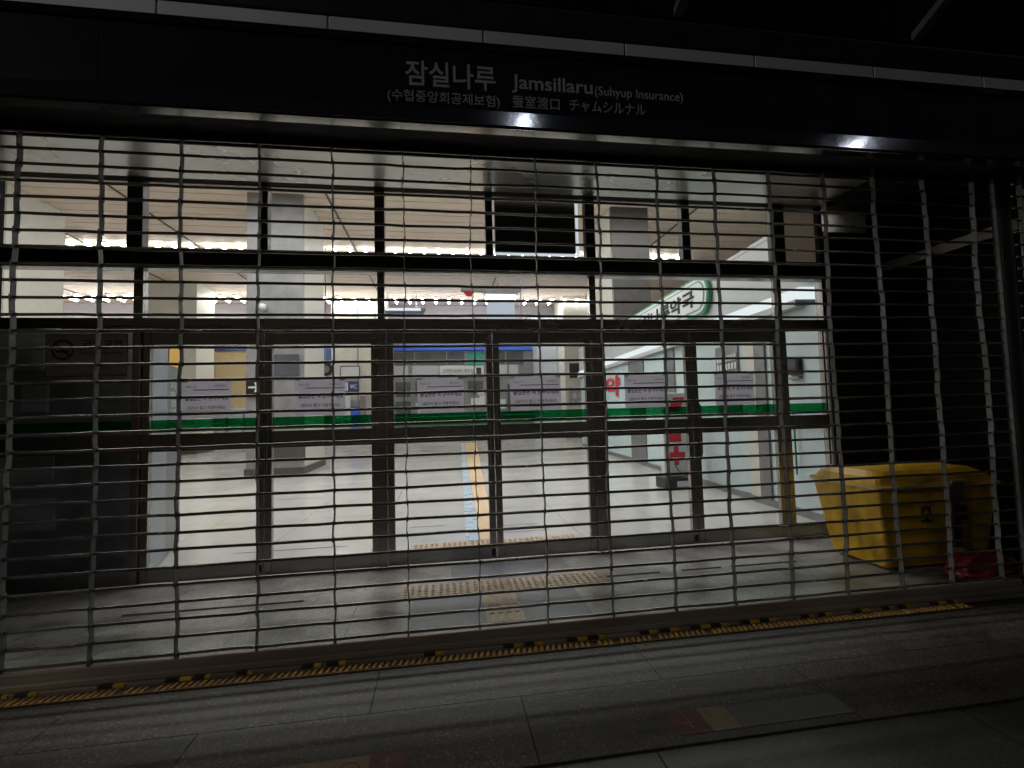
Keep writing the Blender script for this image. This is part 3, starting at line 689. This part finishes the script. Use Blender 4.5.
MB().tube([(-.03, .2, .55), (-.03, .2, 1.35)], .012, 8).build('rail', 'sgreen', ph)
o = text('lettering', '약', 'signred', ph, 0, 1.5, 0, .62, 0, .01, bold=.03); o.rotation_euler.z = R(-90); o.location = (-.02, 9.2, 1.85)
# pharmacy sign: rounded white panel with green border
ps = thing('shop_sign', 'white rounded pharmacy sign with green border and black Korean letters', 'shop sign', (4.66, 2.4, 0), R(-3.92))
def stad(y0, y1, z0, z1, r, n=8):
    p = []
    for cy, cz, a0 in ((y1 - r, z1 - r, 0), (y0 + r, z1 - r, 90), (y0 + r, z0 + r, 180), (y1 - r, z0 + r, 270)):
        for k in range(n + 1): t = R(a0 + 90 * k / n); p.append((cy + r * math.cos(t), cz + r * math.sin(t)))
    return p
def slab_x(x, th, pts, name, m): return MB().poly([(x, a, b) for a, b in pts], th, (1, 0, 0)).build(name, m, ps)
slab_x(-.1, .07, stad(2.15, 6.6, 3.16, 3.9, .36), 'border', 'sgreen'); slab_x(-.115, .014, stad(2.2, 6.55, 3.205, 3.855, .32), 'face', 'signface')
slab_x(-.12, .004, stad(2.27, 6.48, 3.26, 3.8, .27), 'inner_line', 'sgreen'); slab_x(-.126, .005, stad(2.3, 6.45, 3.285, 3.775, .24), 'inner_face', 'signface')
o = text('lettering', '잠실나루약국', 'ink', ps, 0, 3.3, 0, .34, 0, .01, bold=.03); o.rotation_euler.z = R(-90); o.location = (-.132, 5.95, 3.36)
# intercom on pharmacy wall
ic = thing('intercom', 'small black wall box on the pale wall in the right fixed pane', 'wall box', (4.66, 2.4, 0), R(-3.92))
MB().box(-.045, .018, .04, .28, 1.88, 2.1, bev=.008).build('body', 'black', ic); box('screen', 'dkglass', ic, -.05, -.0455, .08, .24, 1.96, 2.07); box('shelf', 'alu', ic, -.04, .018, .05, .27, 1.82, 1.85)
# red cross stand
rs = thing('sign_stand', 'white standing pharmacy sign with red crosses on a black foot', 'sign stand', (4.25, 5.1, 0))
MB().box(-.24, .24, 0, .16, .22, 1.75, bev=.02).build('panel', 'signface', rs)
MB().box(-.13, .1, -.008, -.001, .84, 1.08).build('red_square', 'signred', rs)
MB().poly([(-.14, -.007, 1.4), (-.02, -.007, 1.66), (.2, -.007, 1.66), (.08, -.007, 1.4)], .006).build('red_arrow', 'signred', rs)
MB().box(-.05, .04, -.009, -.001, .42, .76).box(-.14, -.051, -.009, -.001, .53, .65).box(.041, .16, -.009, -.001, .53, .65).build('red_cross', 'signred', rs)
MB().box(-.3, .28, -.16, .3, .001, .2, bev=.03).build('foot', 'black', rs)
MB().box(-.1, .2, -.166, -.161, .05, .15).build('foot_label', 'signface', rs)
MB().tube([(-.05, -.03, .42), (0, -.05, .32), (.12, -.06, .24), (.22, -.1, .215)], .008, 6).build('cable', 'ink', rs)

# ------------------------------------------------------------------ yellow box in the vestibule
yb = thing('sand_box', 'big yellow fibreglass sand box with domed lid in the right corner of the vestibule', 'storage box', (4.4, .9, 0))
mb = MB()
def ringpts(x0, x1, y0, y1, z, r=.035, n=4):
    p = []
    for cx, cy, a0 in ((x1 - r, y1 - r, 0), (x0 + r, y1 - r, 90), (x0 + r, y0 + r, 180), (x1 - r, y0 + r, 270)):
        for k in range(n + 1): t = R(a0 + 90 * k / n); p.append((cx + r * math.cos(t), cy + r * math.sin(t), z))
    return p
def loft(levels):
    mb = MB(); rings = [[mb.bm.verts.new(p) for p in L] for L in levels]; n = len(rings[0])
    for A, B in zip(rings, rings[1:]):
        for k in range(n): mb.bm.faces.new((A[k], A[(k + 1) % n], B[(k + 1) % n], B[k]))
    mb.bm.faces.new(rings[0][::-1]); mb.bm.faces.new(rings[-1]); return mb
loft([ringpts(-.56, .5, -.29, .28, .03), ringpts(-.57, .51, -.31, .33, .15), ringpts(-.64, .58, -.36, .42, .72, .035)]).build('body', 'yellow', yb, smooth=False)
loft([ringpts(-.67, .61, -.4, .47, .722, .09), ringpts(-.67, .61, -.4, .47, .748, .09)]).build('rim', 'yellowrim', yb)
loft([ringpts(-.645, .585, -.37, .43, .75, .09), ringpts(-.62, .56, -.33, .38, .815, .09), ringpts(-.55, .5, -.24, .28, .865, .1), ringpts(-.42, .38, -.12, .16, .885, .1)]).build('lid', 'yellow', yb, smooth=False)
# rope edge of the lid
MB().box(.02, .1, -.405, -.352, .2, .7, bev=.01).build('latch_groove', 'black', yb)
MB().box(.0, .12, -.44, -.405, .6, .78, bev=.01).build('latch', 'stoneshade', yb)
for ch, xx in (('모', -.19), ('래', -.02 - .06), ('함', .19)):
    if ch == '래': continue
    o = text('lettering', ch, 'ink', yb, xx - .06, xx + .06, .42, .55, -.352, .004, bold=.02); 
    o.rotation_euler.x = 0
for sx in (-.42, .36):
    for sy in (-.2, .2): MB().tube([(sx - .02, sy, .031), (sx + .02, sy, .031)], .03, 12).build('wheel', 'black', yb)

# red bag on the floor in front of the box
rb = random.Random(11)
mb = MB(); bmesh.ops.create_icosphere(mb.bm, subdivisions=4, radius=1)
ph_ = [(Vector((rb.uniform(-1, 1), rb.uniform(-1, 1), rb.uniform(-1, 1))).normalized(), rb.uniform(3, 9), rb.uniform(0, 6)) for _ in range(14)]
for v in mb.bm.verts:
    d = v.co.normalized(); s = 1 + sum(.045 * abs(math.sin(k * d.dot(a) + p)) for a, k, p in ph_) - .25
    v.co = Vector((d.x * .27 * s, d.y * .14 * s, max(0.002, .09 + d.z * .12 * s)))
tag(mb.build('plastic_bag', 'red', None, smooth=False), 'crumpled red plastic bag on the floor in front of the yellow box', 'bag').location = (4.42, .3, 0)

# ------------------------------------------------------------------ floor stickers outside
st = thing('floor_sticker', 'worn floor sticker with red and beige squares and a grey tail on the pavement', 'floor sticker', (1.05, -.99, .0005))
box('red_square', 'stick_red', st, 0, .16, 0, .165, 0, .002); box('beige_square', 'stick_tan', st, .162, .31, 0, .165, 0, .002); box('grey_tail', 'stick_grey', st, .312, .9, 0, .155, 0, .002)
mb = MB().box(.05, .11, .07, .078, .0022, .003).box(.075, .083, .03, .13, .0022, .003); mb.build('mark', 'stick_tan', st)
st = thing('floor_sticker', 'worn beige floor sticker with a red end at the bottom edge of the picture', 'floor sticker', (-.82, -1.02, .0005))
box('beige_part', 'stick_tan', st, 0, .48, 0, .165, 0, .002); box('red_square', 'stick_red', st, .482, .63, 0, .165, 0, .002)
mb = MB()
for k in range(24):
    a, b = 2 * math.pi * k / 24, 2 * math.pi * (k + 1) / 24
    mb.hexa([(.4 + r * math.cos(t), .085 + r * math.sin(t), z) for z in (.0022, .0028) for r, t in ((.042, a), (.05, a), (.05, b), (.042, b))])
mb.box(.37, .43, .082, .09, .0022, .0028).build('mark', 'stick_red', st)
MB().box(.53, .58, .11, .118, .0022, .003).box(.552, .56, .03, .14, .0022, .003).build('mark', 'stick_tan', st)

# ------------------------------------------------------------------ street lamps behind the viewer
LAMPS = ((2.0, -8.5, 8.3, 28, 'street lamp across the pavement, nearest the middle of the station sign'), (11.0, -8.5, 8.3, 28, 'street lamp farther along the pavement to the right'),
         (-12.0, -3.4, 4.6, 1400, 'lower street lamp at the left end of the pavement'))
for lx, ly, lz, pw, lab in LAMPS:
    sl = thing('street_lamp', lab, 'street lamp', (lx, ly - .4, -.01))
    MB().tube([(0, 0, 0), (0, 0, lz / 2), (0, 0, lz - .2)], [.09, .07, .05], 12).build('pole', 'pole', sl)
    MB().tube([(0, 0, lz - .2), (0, .15, lz), (0, .5, lz + .06)], .035, 8).build('arm', 'pole', sl)
    MB().box(-.14, .14, .1, .7, lz + .02, lz + .1, bev=.02).build('head', 'pole', sl); box('lamp_glass', 'lampglow', sl, -.11, .11, .14, .66, lz + .005, lz + .018)

# sub-parts: marks belong to the sheet, plate or pane they sit on
for o in list(COL.objects):
    p = o.parent
    if p is None or p.type != 'EMPTY': continue
    kind = o.name.split('.')[0]
    want = {'lettering': ('sheet', 'plate', 'sign_plate', 'inner_face'), 'rule': ('sheet',), 'tape': ('sheet',), 'border': ('sheet',) if p.name.startswith('no_smoking') else (), 'ban_ring': ('sheet',), 'ban_bar': ('sheet',), 'cigarette': ('sheet',),
            'green_band': ('pane',), 'pictogram': ('sign_plate',), 'foot_label': ('foot',), 'red_cross': ('panel',), 'red_square': ('panel',), 'red_arrow': ('panel',), 'latch': ('latch_groove',), 'screen': ('body',), 'bottles': ('shelf_display',), 'arrow': ('plate',)}.get(kind, ())
    for c in p.children:
        if c.name.split('.')[0] in want and c is not o: o.parent = c; break
# ------------------------------------------------------------------ light
def area(name, loc, sx, sy, power, col=(1, .98, .95)):
    l = bpy.data.lights.new(name, 'AREA'); l.shape = 'RECTANGLE'; l.size = sx; l.size_y = sy; l.energy = power; l.color = col
    o = bpy.data.objects.new(name, l); COL.objects.link(o); o.location = loc; return o
area('hall_fill', (-1, 5.5, 7.3), 14, .8, 400)  # unseen area lights added to brighten the near hall and vestibule
area('hall_fill', (-1, 7.4, 7.3), 18, .8, 690)
for lx, ly, lz, pw, lab in LAMPS:
    l = bpy.data.lights.new('street_lamp_light', 'SPOT'); l.energy = pw; l.color = (.86, .92, 1.) if lx > 0 else (1., .93, .82); l.shadow_soft_size = .12; l.spot_size = R(160); l.spot_blend = .5
    o = bpy.data.objects.new('street_lamp_light', l); COL.objects.link(o); o.location = (lx, ly, lz - .03)
    o.rotation_euler = (R(30), 0, 0) if lx > 0 else (R(20), R(-40), 0)

w = bpy.data.worlds.new('World'); sc.world = w; w.use_nodes = True
t = w.node_tree; t.nodes.clear()
so = t.nodes.new('ShaderNodeOutputWorld'); bg = t.nodes.new('ShaderNodeBackground'); sk = t.nodes.new('ShaderNodeTexSky')
sk.sky_type = 'NISHITA'; sk.sun_disc = False; sk.sun_elevation = R(-2); sk.sun_rotation = R(200)
bg.inputs[1].default_value = .05
t.links.new(sk.outputs[0], bg.inputs[0]); t.links.new(bg.outputs[0], so.inputs[0])

# ------------------------------------------------------------------ camera
cam = bpy.data.cameras.new('Camera'); co = bpy.data.objects.new('Camera', cam); COL.objects.link(co); sc.camera = co
cam.sensor_width = 36; cam.lens = 470 / 1024 * 36; cam.clip_end = 500; cam.clip_start = .05
def rz(a): return Matrix.Rotation(a, 3, 'Z')
Rm = Matrix.Rotation(-.1477, 3, 'Z') @ Matrix.Rotation(.0561, 3, 'X') @ Matrix.Rotation(.0261, 3, 'Y')   # x right, y forward, z up
rot = Rm @ Matrix(((1, 0, 0), (0, 0, -1), (0, 1, 0)))
co.matrix_world = Matrix.Translation((0, -3.086, 1.5)) @ rot.to_4x4()

sc.view_settings.view_transform = 'Standard'; sc.view_settings.look = 'None'; sc.view_settings.gamma = 1; sc.view_settings.use_curve_mapping = False
sc.view_settings.exposure = 0
sc.cycles.max_bounces = 10; sc.cycles.transparent_max_bounces = 24; sc.cycles.use_denoising = True
sc.cycles.sample_clamp_indirect = 6; sc.cycles.caustics_reflective = False; sc.cycles.caustics_refractive = False
